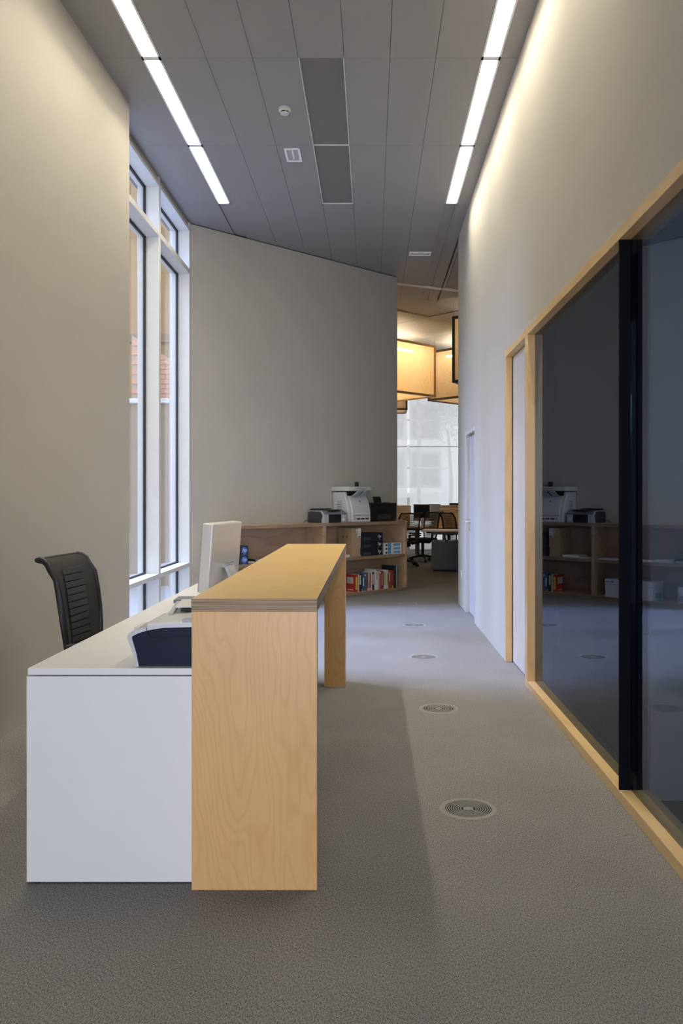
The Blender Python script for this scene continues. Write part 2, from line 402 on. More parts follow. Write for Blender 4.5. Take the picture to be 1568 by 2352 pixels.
# wider office ceiling laid at an angle
trm = MB().obox((1.2, 13.15, CZ+.004), (1, .45, 0), (-.45, 1, 0), (0, 0, 1), 2.2, .05, .008)
struct(trm.build('trim_2', 'trim_white'), 'pale strip where the corridor ceiling meets the office ceiling')
S = 1.5; pm = None
for i in range(-2, 9):
    for j in range(-4, 7):
        cx = .9+DX*S*(i+.3)-DY*S*(j+.2); cy = 13.6+DY*S*(i+.3)+DX*S*(j+.2)
        if -1.3 < cx < 5.9 and 14.35 < cy < 19.8:
            if pm is None:
                o = MB().box(-S/2+.004, S/2-.004, -S/2+.004, S/2-.004, 0, .011).build('panel', 'ceiling_grey', ceil); pm = o.data
            else:
                o = bpy.data.objects.new('panel', pm); COL.objects.link(o); o.parent = ceil
            o.location = (cx, cy, CZ); o.rotation_euler = (0, 0, ANG)

# ceiling light strips
def light_fixture(span, y0, y1, label, group, lou=True):
    cx = (span[0]+span[1])/2; hw = (span[1]-span[0])/2; L = y1-y0
    t = thing('light_fixture', label, 'ceiling light', (cx, y0, CZ), 0, group)
    MB().box(-hw, -hw+.014, 0, L, -.004, .09).box(hw-.014, hw, 0, L, -.004, .09).box(-hw, hw, 0, .027, -.004, .09).box(-hw, hw, L-.027, L, -.004, .09).build('frame', 'white_metal', t)
    MB().box(-hw+.014, hw-.014, .018, L-.018, .085, .10).build('reflector', 'reflector', t)
    MB().box(-hw+.020, hw-.020, .06, L-.06, .070, .084).build('lamp', 'tube_light', t)
    b = MB()
    n = 26
    for k in range(1, n):
        yy = .03+(L-.06)*k/n; b.box(-hw+.015, hw-.015, yy-.001, yy+.001, .004, .060)
    tag(b.build('louver', 'reflector', t), kind='stuff')
    return t
seg = ['farthest', 'middle', 'nearest']
for side, span in (('left', STL), ('right', STR)):
    wallname = 'left wall and tall window' if side == 'left' else 'right wall above the glazing'
    for k in range(4):
        y1 = 9.288-PL*k; y0 = y1-PL
        if k < 3: lab = '%s along the %s' % (['farthest lit strip light', 'second farthest lit strip light', 'lit strip light cut by the picture top'][k], wallname)
        else: lab = 'lit strip light behind the frame edge along the %s' % wallname
        light_fixture(span, y0, y1, lab, 'strip lights along the '+wallname, k < 3)

# smoke detector, emergency luminaires
t = thing('smoke_detector', 'cream round smoke detector on the grey ceiling', 'smoke detector', (-.735, 7.0, CZ))
MB().lathe([(0, -.0), (.052, -.0), (.052, -.022), (.044, -.030), (0, -.030)], n=28).build('base', 'plastic_white', t, smooth=True)
MB().lathe([(0, -.030), (.030, -.030), (.030, -.040), (0, -.040)], n=24).build('slots', 'gasket', t)
MB().lathe([(0, -.040), (.036, -.040), (.034, -.050), (.022, -.056), (0, -.056)], n=28).build('cap', 'plastic_white', t, smooth=True)
for k in range(4):
    a = k*math.pi/2+.4
    MB().obox((.033*math.cos(a), .033*math.sin(a), -.035), (1, 0, 0), (0, 1, 0), (0, 0, 1), .004, .004, .0055).build('rib', 'plastic_white', t)
def emergency(loc, w, l, label):
    t = thing('emergency_light', label, 'emergency light', loc, 0, 'recessed emergency lights')
    f = MB(); b = .022
    f.box(-w/2, w/2, -l/2, -l/2+b, -.012, 0).box(-w/2, w/2, l/2-b, l/2, -.012, 0).box(-w/2, -w/2+b, -l/2+b, l/2-b, -.012, 0).box(w/2-b, w/2, -l/2+b, l/2-b, -.012, 0)
    f.build('frame', 'white_metal', t, .002)
    MB().box(-w/2+b, w/2-b, -l/2+b, l/2-b, -.004, 0).build('diffuser', 'plastic_grey', t)
    if l > w: MB().cyl((0, -l/2+.05, -.0045), .008, .002).cyl((0, l/2-.05, -.0045), .008, .002).box(-.008, .008, -l/2+.06, l/2-.06, -.008, -.004).build('tube', 'paper', t)
    else: MB().box(-w/2+.05, w/2-.05, -.010, .010, -.010, -.004).build('tube', 'paper', t)
emergency((-.752, 7.95, CZ), .150, .30, 'white recessed emergency light near the smoke detector')
emergency((.655, 11.19, CZ), .295, .16, 'white recessed emergency light far down by the office')

# ------------------------------------------------------------------ tall window (left)
win = struct(empty('window_1', (XW, 6.915, 0)), 'tall white framed window beside the desk')
def wb(name, x0, x1, y0, y1, z0, z1, mat='frame_white', bev=.003): return MB().box(x0-XW, x1-XW, y0-6.915, y1-6.915, z0, z1).build(name, mat, win, bev)
XO2 = -2.40
wb('jamb', XO2, XW, 6.915, 7.06, 0, CZ); wb('mullion', XO2, XW, 8.49, 8.56, 0, 4.537); wb('jamb', XO2, XW, 9.91, 9.985, 0, 4.537)
wb('header', XO2, XW, 7.06, 9.985, 4.537, 4.575)
MB().box(XO2-XW, -.02, .145, 3.07, 4.575, 4.70).build('lintel', 'plaster', win)
for y in (8.50, 9.92): wb('bracket', XW-.02, XW-.002, y, y+.04, 4.575, CZ, 'frame_white', 0)
bays = [(7.06, 8.49), (8.56, 9.91)]; levels = [(.06, .515), (.56, 4.02), (4.08, 4.537)]
for (y0, y1) in bays:
    wb('sill', XO2, XW, y0, y1, 0, .06); wb('transom', XO2, XW, y0, y1, .515, .56); wb('transom', XO2, XW, y0, y1, 4.02, 4.08)
    for (z0, z1) in levels:
        p = MB().box(-2.335-XW, -2.325-XW, y0-6.915, y1-6.915, z0, z1).build('glass_pane', 'window_glass', win)
        gk = MB(); a, b, c, d = y0-6.915, y1-6.915, z0, z1; t_ = .016; xa, xb = -2.342-XW, -2.316-XW
        gk.box(xa, xb, a, b, c, c+t_).box(xa, xb, a, b, d-t_, d).box(xa, xb, a, a+t_, c, d).box(xa, xb, b-t_, b, c, d)
        gk.build('gasket', 'gasket', p)

# ------------------------------------------------------------------ outside the tall window
struct(MB().box(-16, -2.42, -1, 19, -.4, -.12).build('ground_courtyard', 'ground'))
bl = thing('neighbour_building', 'pale beige building seen through the tall window', 'building', (-6.5, 16.0, -.12))
MB().box(-6, 4.0, 0, 1.0, 0, 9.5).build('wall', 'outside_plaster', bl)
for x in (-4.4, -2.2):
    f = MB().box(x, x+.9, -.03, .01, 4.9, 6.2).build('window', 'frame_white', bl)
    MB().box(x+.06, x+.84, -.04, -.028, 4.97, 6.13).build('pane', 'screen_black', f)
MB().box(-6, 4.0, -.05, 0, 4.45, 4.6).build('string_course', 'outside_white', bl)
gb = thing('brick_gable', 'pink brick gable behind the tall window glass', 'building', (-5.5, 14.6, -.12))
def gable_top(x): return 4.315-(x-1.27)*.62
MB().prism([(1.27, 0), (2.6, 0), (2.6, gable_top(2.6)), (1.27, gable_top(1.27))], 'Y', .02, .4).build('wall', 'mortar', gb)
bh = .085; bm_ = None; row = 0; z = 2.95
while z < 4.55:
    x = 1.275+(.12 if row % 2 else 0)
    while x < 2.5:
        if z+bh < gable_top(x+.12):
            if bm_ is None:
                o = MB().box(0, .225, 0, .03, 0, .072).build('brick', 'brick_pink_sunlit', gb); bm_ = o.data
            else:
                o = bpy.data.objects.new('brick', bm_); COL.objects.link(o); o.parent = gb
            o.location = (x, -.004, z)
        x += .24
    z += bh; row += 1
yw = thing('courtyard_wall', 'low off-white courtyard wall outside the tall window', 'wall', (-5.5, 13.6, -.12))
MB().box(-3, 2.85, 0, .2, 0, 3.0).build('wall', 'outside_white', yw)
MB().box(-3.02, 2.9, -.06, .26, 3.0, 3.08).build('coping', 'frame_white', yw, .01)

# ------------------------------------------------------------------ glazed front (right)
gl = struct(empty('window_2', (XR, 0, 0)), 'birch framed glazed front of the dark meeting room')
def gb_(name, x0, x1, y0, y1, z0, z1, mat, bev=.002): return MB().box(x0-XR, x1-XR, y0, y1, z0, z1).build(name, mat, gl, bev)
FX = XR-.004
gb_('frame_head', FX, 1.24, -3.0, 6.816, 2.4985, 2.551, 'birch_frame_y')
gb_('frame_sill', FX, 1.24, -3.0, 5.83, 0, .053, 'birch_frame_y')
gb_('frame_post', FX, 1.24, 5.83, 5.93, 0, 2.4985, 'birch_frame_z')
gb_('mullion_fin', XR-.002, XG-.001, 3.673, 3.685, .053, 2.4985, 'fin_black', .001)
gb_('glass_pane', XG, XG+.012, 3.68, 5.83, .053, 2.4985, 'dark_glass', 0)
gb_('glass_pane', XG, XG+.012, 1.2, 3.676, .053, 2.4985, 'meeting_glass', 0)
gb_('glass_pane', XG, XG+.012, -2.95, 1.196, .053, 2.4985, 'meeting_glass', 0)
gb_('mullion_fin', XR-.002, XG-.001, 1.196, 1.208, .053, 2.4985, 'fin_black', .001)

# wooden door
d1 = struct(empty('door_1', (XR, 5.93, 0)), 'pale wooden door beside the glazed front')
MB().box(-.004, .19, .846, .886, 0, 2.4985).build('jamb', 'birch_frame_z', d1, .002)
MB().box(.055, .095, .004, .842, .008, 2.494).build('leaf', 'door_pale', d1, .002)
MB().box(.050, .056, .838, .846, 0, 2.4985).build('seal', 'gap_black', d1)
# grey door
d2 = struct(empty('door_2', (XR, 8.846, 0)), 'grey painted door with lever handle near the office')
MB().box(-.004, .10, -.04, .0, 0, 2.10).box(-.004, .10, .803, .843, 0, 2.10).box(-.004, .10, 0, .803, 2.062, 2.10).build('frame', 'paint_frame', d2, .002)
MB().box(.039, .08, .003, .800, .008, 2.058).build('leaf', 'door_grey', d2, .002)
hd = MB().cyl((-.02, .735, 1.06), .010, .06, 14, 'X').tube([(-.02, .74, 1.06), (-.022, .62, 1.06)], .010).build('handle', 'steel', d2, smooth=True)
MB().cyl((.031, .735, 1.06), .026, .008, 20, 'X').build('rosette', 'steel', hd, smooth=True)
MB().cyl((.028, .735, .975), .024, .012, 20, 'X').build('lock_rosette', 'steel', d2, smooth=True)
# wall socket
t = thing('wall_socket', 'white wall socket low on the wall by the grey door', 'socket', (XR, 10.05, .41))
MB().box(-.010, 0, -.043, .043, -.045, .045).build('plate', 'plastic_white', t, .003)
MB().cyl((-.012, 0, 0), .022, .004, 20, 'X').build('insert', 'trim_white', t)

# ------------------------------------------------------------------ floor vents
def vent(loc, label):
    t = thing('floor_vent', label, 'floor vent', loc, 0, 'round floor vents along the corridor')
    MB().lathe([(0, .001), (.112, .001)], n=40).build('void', 'vent_void', t)
    MB().lathe([(.1005, .001), (.1005, .0026), (.108, .0034), (.120, .0030), (.1257, .001)], n=48).build('outer_ring', 'vent_grey', t, smooth=True)
    for k in range(7):
        r = .0315+k*.0101
        MB().lathe([(r, .0012), (r, .0022), (r+.0044, .0022), (r+.0044, .0012)], n=40).build('ring', 'vent_grey', t)
    MB().lathe([(0, .0034), (.014, .0034), (.015, .0026), (.0225, .0026), (.0228, .001)], n=32).build('hub', 'vent_grey', t, smooth=True)
    for k in range(4):
        a = k*math.pi/2+.785
        MB().obox((.06*math.cos(a), .06*math.sin(a), .0014), (math.cos(a), math.sin(a), 0), (-math.sin(a), math.cos(a), 0), (0, 0, 1), .040, .0015, .0004).build('spoke', 'vent_grey', t)
    return t
vlabels = ['nearest and largest round floor vent in the grey carpet', 'second nearest round floor vent, beside the shadow edge', 'third round floor vent from the camera, in bluish light', 'fourth round floor vent from the camera, in bluish light', 'farthest round floor vent, in front of the bookshelf end']
v0 = vent((.420, 3.594, 0), vlabels[0])
for p, lb in zip([(.428, 5.284), (.437, 6.974), (.447, 8.70), (.460, 10.44)], vlabels[1:]): dup(v0, (p[0], p[1], 0), 0, lb)

# ------------------------------------------------------------------ reception counter
cx0, cx1 = -.6215, -.187; cy0, cy1 = 2.852, 6.105; ctop = 1.0058
t = thing('reception_counter', 'raised birch plywood reception counter with slab ends', 'counter', ((cx0+cx1)/2, (cy0+cy1)/2, 0))
ox, oy = (cx0+cx1)/2, (cy0+cy1)/2
def bxl(m_, x0, x1, y0, y1, z0, z1, **k): return m_.box(x0-ox, x1-ox, y0-oy, y1-oy, z0, z1, **k)
ysplit = 5.02
for ya, yb in ((cy0, ysplit), (ysplit+.001, cy1)):
    bxl(MB(), cx0, cx1, ya, yb, ctop-.045, ctop, mi=0, side=1).build('top', ['birch_top', 'ply_edge'], t, .0012)
bxl(MB(), cx0+.001, cx1-.001, cy0+.001, cy0+.046, 0, ctop-.0452).build('front_panel', 'birch_front', t, .001)
bxl(MB(), cx1-.148, cx1-.001, 5.885, 6.08, 0, ctop-.0452).build('leg', 'birch_leg_warm_lit', t, .001)
bxl(MB(), cx0+.02, cx0+.065, 5.885, 6.08, .80, ctop-.0452).build('bracket', 'birch_leg_warm_lit', t, .001)

# ------------------------------------------------------------------ white desk
dx0, dx1, dy0, dy1, dz = -1.205, -.47, 2.900, 6.08, .7556
t = thing('reception_desk', 'white reception desk beside the birch counter', 'desk', ((dx0+dx1)/2, (dy0+dy1)/2, 0)); ox, oy = (dx0+dx1)/2, (dy0+dy1)/2
bxl(MB(), dx0, dx1, dy0, dy1, dz-.0235, dz).build('desktop', 'desk_white', t, .0012)
bxl(MB(), dx0-.004, dx1, dy0, dy0+.028, .006, dz-.028).build('end_panel', 'desk_white', t, .0012)
bxl(MB(), dx0, dx1, dy1-.03, dy1, .006, dz-.028).build('end_panel', 'desk_white', t, .0012)
bxl(MB(), dx1-.025, dx1-.004, dy0+.03, dy1-.03, .12, dz-.028).build('modesty_panel', 'desk_white', t, .0012)
bxl(MB(), dx0+.02, dx1-.04, dy0+.028, dy1-.03, dz-.045, dz-.0236).build('subframe', 'gap_black', t)
for x, y in ((dx0+.03, dy0+.014), (dx1-.03, dy0+.014), (dx0+.03, dy1-.014), (dx1-.03, dy1-.014)):
    MB().cyl((x-ox, y-oy, 0), .012, .0065).build('foot', 'gap_black', t)

# ------------------------------------------------------------------ printer on the desk
PX = lambda p: (p-853)/650.24+.66     # outline measured across the side, origin at X = -.66
PZ = lambda q: (1532-q)/650.24
t = thing('desk_printer', 'navy and silver all-in-one printer on the white desk', 'printer', (-.66, 2.922, dz))
DEP = .42; XB = .20
inner = [(318.7, 1531), (314, 1505), (302.8, 1466), (303.2, 1462.5), (306.4, 1460), (318, 1454.5), (337, 1448.6), (355, 1445), (378, 1442), (437, 1440.4)]
outer = [(310.5, 1532), (307, 1507), (292.1, 1466), (292.0, 1460.8), (295.2, 1455), (306, 1448.5), (336, 1440), (355, 1438.0), (378, 1434.5), (437, 1431)]
I = [(PX(a), PZ(b)) for a, b in inner]+[(XB, PZ(1440))]
O = [(PX(a), PZ(b)) for a, b in outer]+[(XB, PZ(1430.5))]
MB().prism([(PX(318.7), .004)]+I[1:]+[(XB, .004)], 'Y', .006, DEP-.006).build('body', 'navy', t, smooth=True)
MB().strip(O, I, 'Y', 0, DEP).build('rim', 'silver', t, smooth=True)
lid = [(PX(337), PZ(1440)), (PX(337.5), PZ(1433.5)), (PX(345), PZ(1431.5)), (PX(437), PZ(1425)), (XB-.02, PZ(1424)), (XB-.02, PZ(1431))]
ld = MB().prism(lid, 'Y', .001, DEP-.001).build('lid', 'silver_light', t, .002)
MB().box(PX(418), XB-.03, -.0005, .03, PZ(1430), PZ(1424)+.003).build('hinge_cover', 'plastic_grey', ld, .002)
MB().tube([(PX(336), -.0012, PZ(1441)), (PX(338), -.0012, PZ(1450)), (PX(342), -.0012, PZ(1461)), (PX(348), -.0012, PZ(1465.5)), (PX(376), -.0012, PZ(1464.5)), (PX(437), -.0012, PZ(1462.5))], .0011, 6).build('seam', 'gap_black', t)
MB().box(PX(375)+.01, XB-.05, .22, .30, PZ(1425), PZ(1425)+.012).build('feeder_slot', 'gap_black', t)
MB().obox((.02, .275, PZ(1425)+.026), (1, 0, .02), (0, 1, .12), (0, -.12, 1), .105, .055, .004).build('feeder_tray', 'silver_light', t, .002)
MB().obox((-.095, .255, PZ(1425)+.008), (1, 0, 0), (0, .97, .22), (0, -.22, .97), .009, .070, .006).build('tray_arm', 'plastic_grey', t, .003)
MB().obox((.03, .375, PZ(1425)+.026), (1, 0, 0), (0, 1, .06), (0, -.06, 1), .15, .042, .007).build('feeder_cover', 'silver_dark', t, .003)
MB().obox((PX(316), .12, PZ(1449)), (1, 0, .25), (0, 1, 0), (-.25, 0, 1), .022, .09, .004).build('control_panel', 'plastic_grey', t, .002)
MB().obox((PX(303), .11, PZ(1448)), (1, 0, .0), (0, 1, 0), (0, 0, 1), .008, .06, .0025).build('display_lip', 'silver_light', t, .001)

# ------------------------------------------------------------------ monitor on the desk
mz = Matrix.Rotation(R(-9.6), 4, 'Z')
t = thing('computer_monitor', 'aluminium backed computer seen from behind on the white desk', 'computer', (-.83, 4.65, dz), R(-9.6))
# local frame: y along the screen width, x towards its back (counter side)
tilt = R(4.2); cz = math.cos(tilt); sz = math.sin(tilt)
bx = Vector((cz, 0, -sz)); bz = Vector((sz, 0, cz)); by = Vector((0, 1, 0))
c = Vector((-.018, 0, .27))
o = MB().obox(c, bx, by, bz, .033, .238, .187).build('housing', 'alu', t, .010, seg=3)
MB().obox(c-bx*.0335, bx, by, bz, .001, .228, .178).build('screen', 'screen_black', t)
MB().obox(c-bx*.034-bz*.16, bx, by, bz, .001, .228, .025).build('chin', 'plastic_white', t)
hp = c+bx*.044-bz*.050
st = MB().cyl((hp.x, -.055, hp.z), .0125, .14, 20, 'Y').build('hinge', 'steel', t, smooth=True)
pts = [(hp.x+.002, hp.z+.006), (hp.x+.088, .012), (hp.x+.080, .0), (-.10, 0), (-.10, .006), (hp.x+.070, .006), (hp.x-.006, hp.z-.006)]
MB().prism([(hp.x+.004, hp.z+.012), (hp.x+.105, .014), (hp.x+.10, .0), (-.13, 0), (-.13, .008), (hp.x+.088, .010), (hp.x-.008, hp.z)], 'Y', -.045, .075).build('stand', 'alu', t, .001)

# ------------------------------------------------------------------ task chair
def make_chair(label, mesh_mat, group, slat_h=.0155):
    t = thing('office_chair', label, 'chair', (0, 0, 0), 0, group)     # faces local +y
    prof = [(-.205, .46), (-.225, .54), (-.232, .64), (-.243, .74), (-.258, .84), (-.275, .93), (-.288, .975), (-.306, 1.008), (-.330, 1.026), (-.358, 1.030)]
    wid = [.185, .205, .225, .232, .235, .235, .233, .230, .226, .222]
    th = .012
    b = MB(); n = len(prof); vs = []
    for (y, z), w_ in zip(prof, wid):
        for k in range(7):
            u = -1+k/3; bow = .028*(u*u) if z < .97 else .010*u*u
            vs.append((w_*u*.97, y+bow, z))
    m_ = len(vs); vs += [(x, y-th, z-.004) for x, y, z in vs]
    fs = []
    for i in range(n-1):
        for k in range(6):
            q = (i*7+k, i*7+k+1, (i+1)*7+k+1, (i+1)*7+k); fs.append(q); fs.append(tuple(j+m_ for j in q[::-1]))
    for i in range(n-1):
        for k in (0, 6):
            fs.append((i*7+k, (i+1)*7+k, (i+1)*7+k+m_, i*7+k+m_))
    for k in range(6):
        fs.append((k, k+1, k+1+m_, k+m_)); q = (n-1)*7; fs.append((q+k, q+k+1, q+k+1+m_, q+k+m_))
    b.add(vs, fs); bk = b.build('backrest', mesh_mat, t, smooth=True)
    for s in (-1, 1):
        MB().tube([(s*w_, y+(.026 if z < .97 else .008), z-.002) for (y, z), w_ in zip(prof, wid)], .017, 8, rx=.012).build('back_post', 'chair_black', t, smooth=True)
    MB().tube([(-wid[-1], prof[-1][0], prof[-1][1]-.004), (wid[-1], prof[-1][0], prof[-1][1]-.004)], .013, 8).build('top_rail', 'chair_black', t, smooth=True)
    for k in range(12):
        z = .56+k*.036
        y = next(p0[0]+(p1[0]-p0[0])*(z-p0[1])/(p1[1]-p0[1]) for p0, p1 in zip(prof, prof[1:]) if p0[1] <= z <= p1[1])
        MB().obox((0, y+.012, z), (1, 0, 0), (0, 1, .1), (0, -.1, 1), .115, .003, slat_h).build('back_slat', 'chair_slat', t, .001)
    MB().tube([(0, -.05, .40), (0, -.18, .40), (0, -.245, .46), (0, -.252, .62)], .024, 8).build('back_spine', 'chair_black', t, smooth=True)
    MB().prism([(-.22, .455), (-.20, .485), (.15, .49), (.235, .478), (.26, .452), (.20, .435), (-.20, .435)], 'X', -.235, .235).build('seat', 'chair_fabric', t, .018, seg=3)
    MB().box(-.11, .11, -.13, .10, .385, .434).build('mechanism', 'chair_black', t, .01)
    for s in (-1, 1):
        ar = MB().tube([(s*.19, -.04, .42), (s*.275, -.04, .44), (s*.285, -.04, .58)], .018, 8).build('arm', 'chair_black', t, smooth=True)
        MB().box(s*.285-.04, s*.285+.04, -.17, .11, .58, .606).build('arm_pad', 'chair_black', ar, .011)
    MB().cyl((0, 0, .10), .032, .29, 16).build('gas_column', 'chair_black', t, smooth=True)
    for k in range(5):
        a = R(72*k+12); ca, sa = math.cos(a), math.sin(a)
        lg = MB().tube([(.02*ca, .02*sa, .125), (.17*ca, .17*sa, .105), (.315*ca, .315*sa, .075)], [.026, .020, .013], 8).build('base_leg', 'chair_black', t, smooth=True)
        cs = MB()
        for s in (-1, 1):
            # two wheels whose axle lies along the tangent
            p = Vector((.32*ca, .32*sa, .030)); tx = Vector((-sa, ca, 0)); rad = Vector((ca, sa, 0)); q = p+tx*(s*.014)
            ring0 = [q-tx*.009+rad*(.029*math.cos(j*math.pi/7))+Vector((0, 0, .029*math.sin(j*math.pi/7))) for j in range(14)]
            ring1 = [v+tx*.018 for v in ring0]
            cs.add(ring0+ring1, [tuple(range(14))[::-1], tuple(range(14, 28))]+[(j, (j+1) % 14, 14+(j+1) % 14, 14+j) for j in range(14)])
        cs.cyl((.32*ca, .32*sa, .03), .007, .05, 8)
        cs.build('caster', 'chair_black', lg, smooth=True)
    return t
ch = make_chair('black task chair with ribbed backrest behind the white desk', 'chair_fabric', None)
ch.location = (-1.355, 4.47, 0); ch.rotation_euler = (0, 0, R(-95))

# ------------------------------------------------------------------ long plywood shelf along the slanted wall
SL = 3.12; SD = .378; SH = 1.0
SX, SY = .5142-DX*SL, 11.988-DY*SL
def sp(u, v, z=0): return (SX+DX*u+MX_*v, SY+DY*u+MY_*v, z)
t = thing('plywood_shelf', 'long low birch plywood shelf unit along the slanted wall', 'shelf', (SX, SY, 0), ANG)
T = .042
MB().box(0, SL, 0, SD, SH-T, SH, mi=0, side=1).build('top_board', ['birch_shelf', 'ply_edge_shelf'], t, .001)
MB().box(0, SL, 0, SD, 0, T, mi=0, side=1).build('bottom_board', ['birch_shelf', 'ply_edge_shelf'], t, .001)
for x in (0, SL/2-.021, SL-T):
    MB().box(x, x+T, .001, SD-.012, T, SH-T).build('divider' if 0 < x < SL-T else 'side_panel', 'birch_shelf', t, .001)
for x0, x1 in ((T, SL/2-.021), (SL/2+.021, SL-T)):
    MB().box(x0, x1, .002, SD-.012, .485, .526, mi=0, side=1).build('middle_board', ['birch_shelf', 'ply_edge_shelf'], t, .001)
MB().box(T, SL-T, SD-.012, SD, T, SH-T).build('back_panel', 'birch_back', t)
Z1, Z2, Z3 = T+.0005, .5265, SH+.0005

def on_shelf(name, label, cat, u, v, z, rz=0, group=None): return thing(name, label, cat, sp(u, v, z), ANG+rz, group)
# --- inkjet on the shelf top
t = on_shelf('inkjet_printer', 'low black and silver inkjet printer on the shelf top', 'printer', 1.56, .02, Z3)
MB().prism([(.012, 0), (.34, 0), (.34, .135), (.30, .150), (.06, .150), (.012, .115)], 'X', .004, .40).build('body', 'plastic_dark', t, .006)
MB().prism([(0, 0), (.055, 0), (.055, .02), (.03, .10), (.075, .150), (.34, .154), (.34, .162), (.055, .158), (.004, .118)], 'X', 0, .012).build('side_trim', 'silver', t, .001)
MB().prism([(0, .0), (.05, 0), (.02, .12), (.004, .12)], 'X', .012, .085).build('front_trim', 'silver', t, .003)
MB().box(.085, .305, -.002, .05, .012, .105).build('output_slot', 'plastic_black', t, .003)
MB().prism([(-.005, .11), (.08, .155), (.33, .156), (.33, .168), (.08, .168), (-.005, .122)], 'X', .01, .40).build('lid', 'silver_dark', t, .004)
MB().box(.03, .30, .19, .33, .168, .19).build('feeder', 'plastic_dark', t, .008)
MB().obox((.22, .09, .170), (1, 0, 0), (0, 1, .05), (0, 0, 1), .11, .055, .004).build('control_panel', 'plastic_black', t)
MB().box(.305, .40, 0, .05, 0, .115).build('card_slots', 'silver', t, .004)
MB().box(.322, .365, -.003, .0, .025, .06).build('card_label', 'paper', t)
MB().tube([(.0, .33, .03), (-.05, .33, .025), (-.09, .30, .006), (-.12, .28, .004)], .004, 6).build('cable', 'plastic_black', t, smooth=True)
# --- white multifunction printer
t = on_shelf('laser_printer', 'tall white multifunction laser printer with curved front on the shelf', 'printer', 2.02, .015, Z3)
w_ = .395
curve = [(.0, .0), (.0, .11), (.008, .17), (.022, .23), (.045, .29), (.075, .335), (.10, .36)]
MB().prism(curve+[(.355, .36), (.355, 0)], 'X', .05, w_-.012).build('body', 'plastic_white', t, .006)
side = [(.030, 0), (.030, .11), (.045, .20), (.075, .29), (.105, .36), (.12, .415), (.355, .415), (.355, 0)]
sd = MB().prism(side, 'X', 0, .05).build('side_cheek', 'plastic_white', t, .010)
MB().prism(side, 'X', w_-.012, w_).build('side_cheek', 'plastic_white', t, .004)
for k in range(7):
    MB().box(-.002, .001, .17, .27, .15+k*.022, .157+k*.022).build('vent_slit', 'silver_dark', sd)
MB().box(.05, w_-.012, .15, .355, .36, .42).build('output_cavity', 'plastic_black', t)
MB().prism([(.015, .425), (.0, .435), (.0, .47), (.02, .487), (.36, .492), (.36, .425)], 'X', -.03, w_+.02).build('scanner', 'plastic_white', t, .010)
MB().box(.10, .30, -.004, .003, .462, .468).build('scanner_slot', 'silver_dark', t)
MB().box(.28, .345, .20, .215, .49, .555).build('paper_guide', 'plastic_dark', t, .003)
MB().obox((.145, .02, .385), (1, 0, 0), (0, -.75, .42), (0, .42, .75), .05, .10, .006).build('output_tray', 'plastic_grey', t, .004)
MB().obox((.27, .0, .392), (1, 0, 0), (0, -.8, .42), (0, .42, .8), .05, .105, .006).build('output_tray', 'plastic_grey', t, .004)
MB().box(.05, w_-.012, -.003, .004, .088, .092).build('tray_seam', 'gap_black', t)
for x0 in (.125, .205, .285): MB().box(x0, x0+.06, -.003, .003, .035, .055).build('tray_grip', 'gap_black', t)
MB().box(.085, .09, -.003, .003, .03, .065).build('paper_gauge', 'gap_black', t)
MB().obox((.215, .037, .285), (1, 0, 0), (0, .93, -.36), (0, .36, .93), .014, .003, .010).build('badge', 'silver_dark', t, .003)
# --- black printer
t = on_shelf('black_printer', 'boxy black printer at the right end of the shelf top', 'printer', 2.43, .05, Z3)
MB().box(0, .525, .0, .29, .0, .245).build('body', 'plastic_black', t, .010)
MB().box(.0, .525, -.004, .28, .215, .262).build('lid', 'plastic_black', t, .010)
MB().box(.14, .41, -.003, .01, .03, .10).build('output_tray', 'gap_black', t, .002)
MB().box(.10, .44, -.003, .01, .19, .196).build('front_seam', 'plastic_dark', t)
MB().obox((.33, .20, .30), (1, 0, 0), (0, .35, 1), (0, 1, -.35), .075, .05, .004).build('paper_support', 'plastic_black', t, .002)
MB().box(.42, .50, .10, .16, .262, .27).build('control_pad', 'plastic_dark', t, .003)
MB().box(.49, .50, -.005, .0, .02, .03).build('indicator', 'plastic_grey', t)

# --- upper right bay: carton, black toner boxes, white packs, papers
t = on_shelf('cardboard_box', 'brown cardboard box with white shipping label in the upper shelf bay', 'box', 2.085, .045, Z2)
MB().box(0, .165, 0, .29, 0, .395).build('carton', 'cardboard', t, .002)
MB().box(.098, .160, -.0015, 0, .26, .385).build('shipping_label', 'paper', t)
for k, (a, b, h) in enumerate([(.104, .15, .006), (.104, .14, .004), (.104, .153, .004), (.118, .15, .007), (.108, .152, .016)]):
    MB().box(a, b, -.0022, -.0014, .368-.022*k-h, .368-.022*k).build('print_line', 'ink', t)
MB().box(.070, .083, -.0015, 0, .32, .365).build('small_label', 'paper_grey', t)
for k in range(3): MB().cyl((.04, -.0015, .09+k*.032), .006, .002, 12, 'Y').build('printed_dot', 'cardboard_dark', t)
MB().box(.148, .160, -.0015, 0, .02, .12).build('print_block', 'ink', t)
for k in range(2): MB().cyl((-.0015, .10+.09*k, .27), .020, .002, 18, 'X').build('punched_circle', 'cardboard_dark', t)
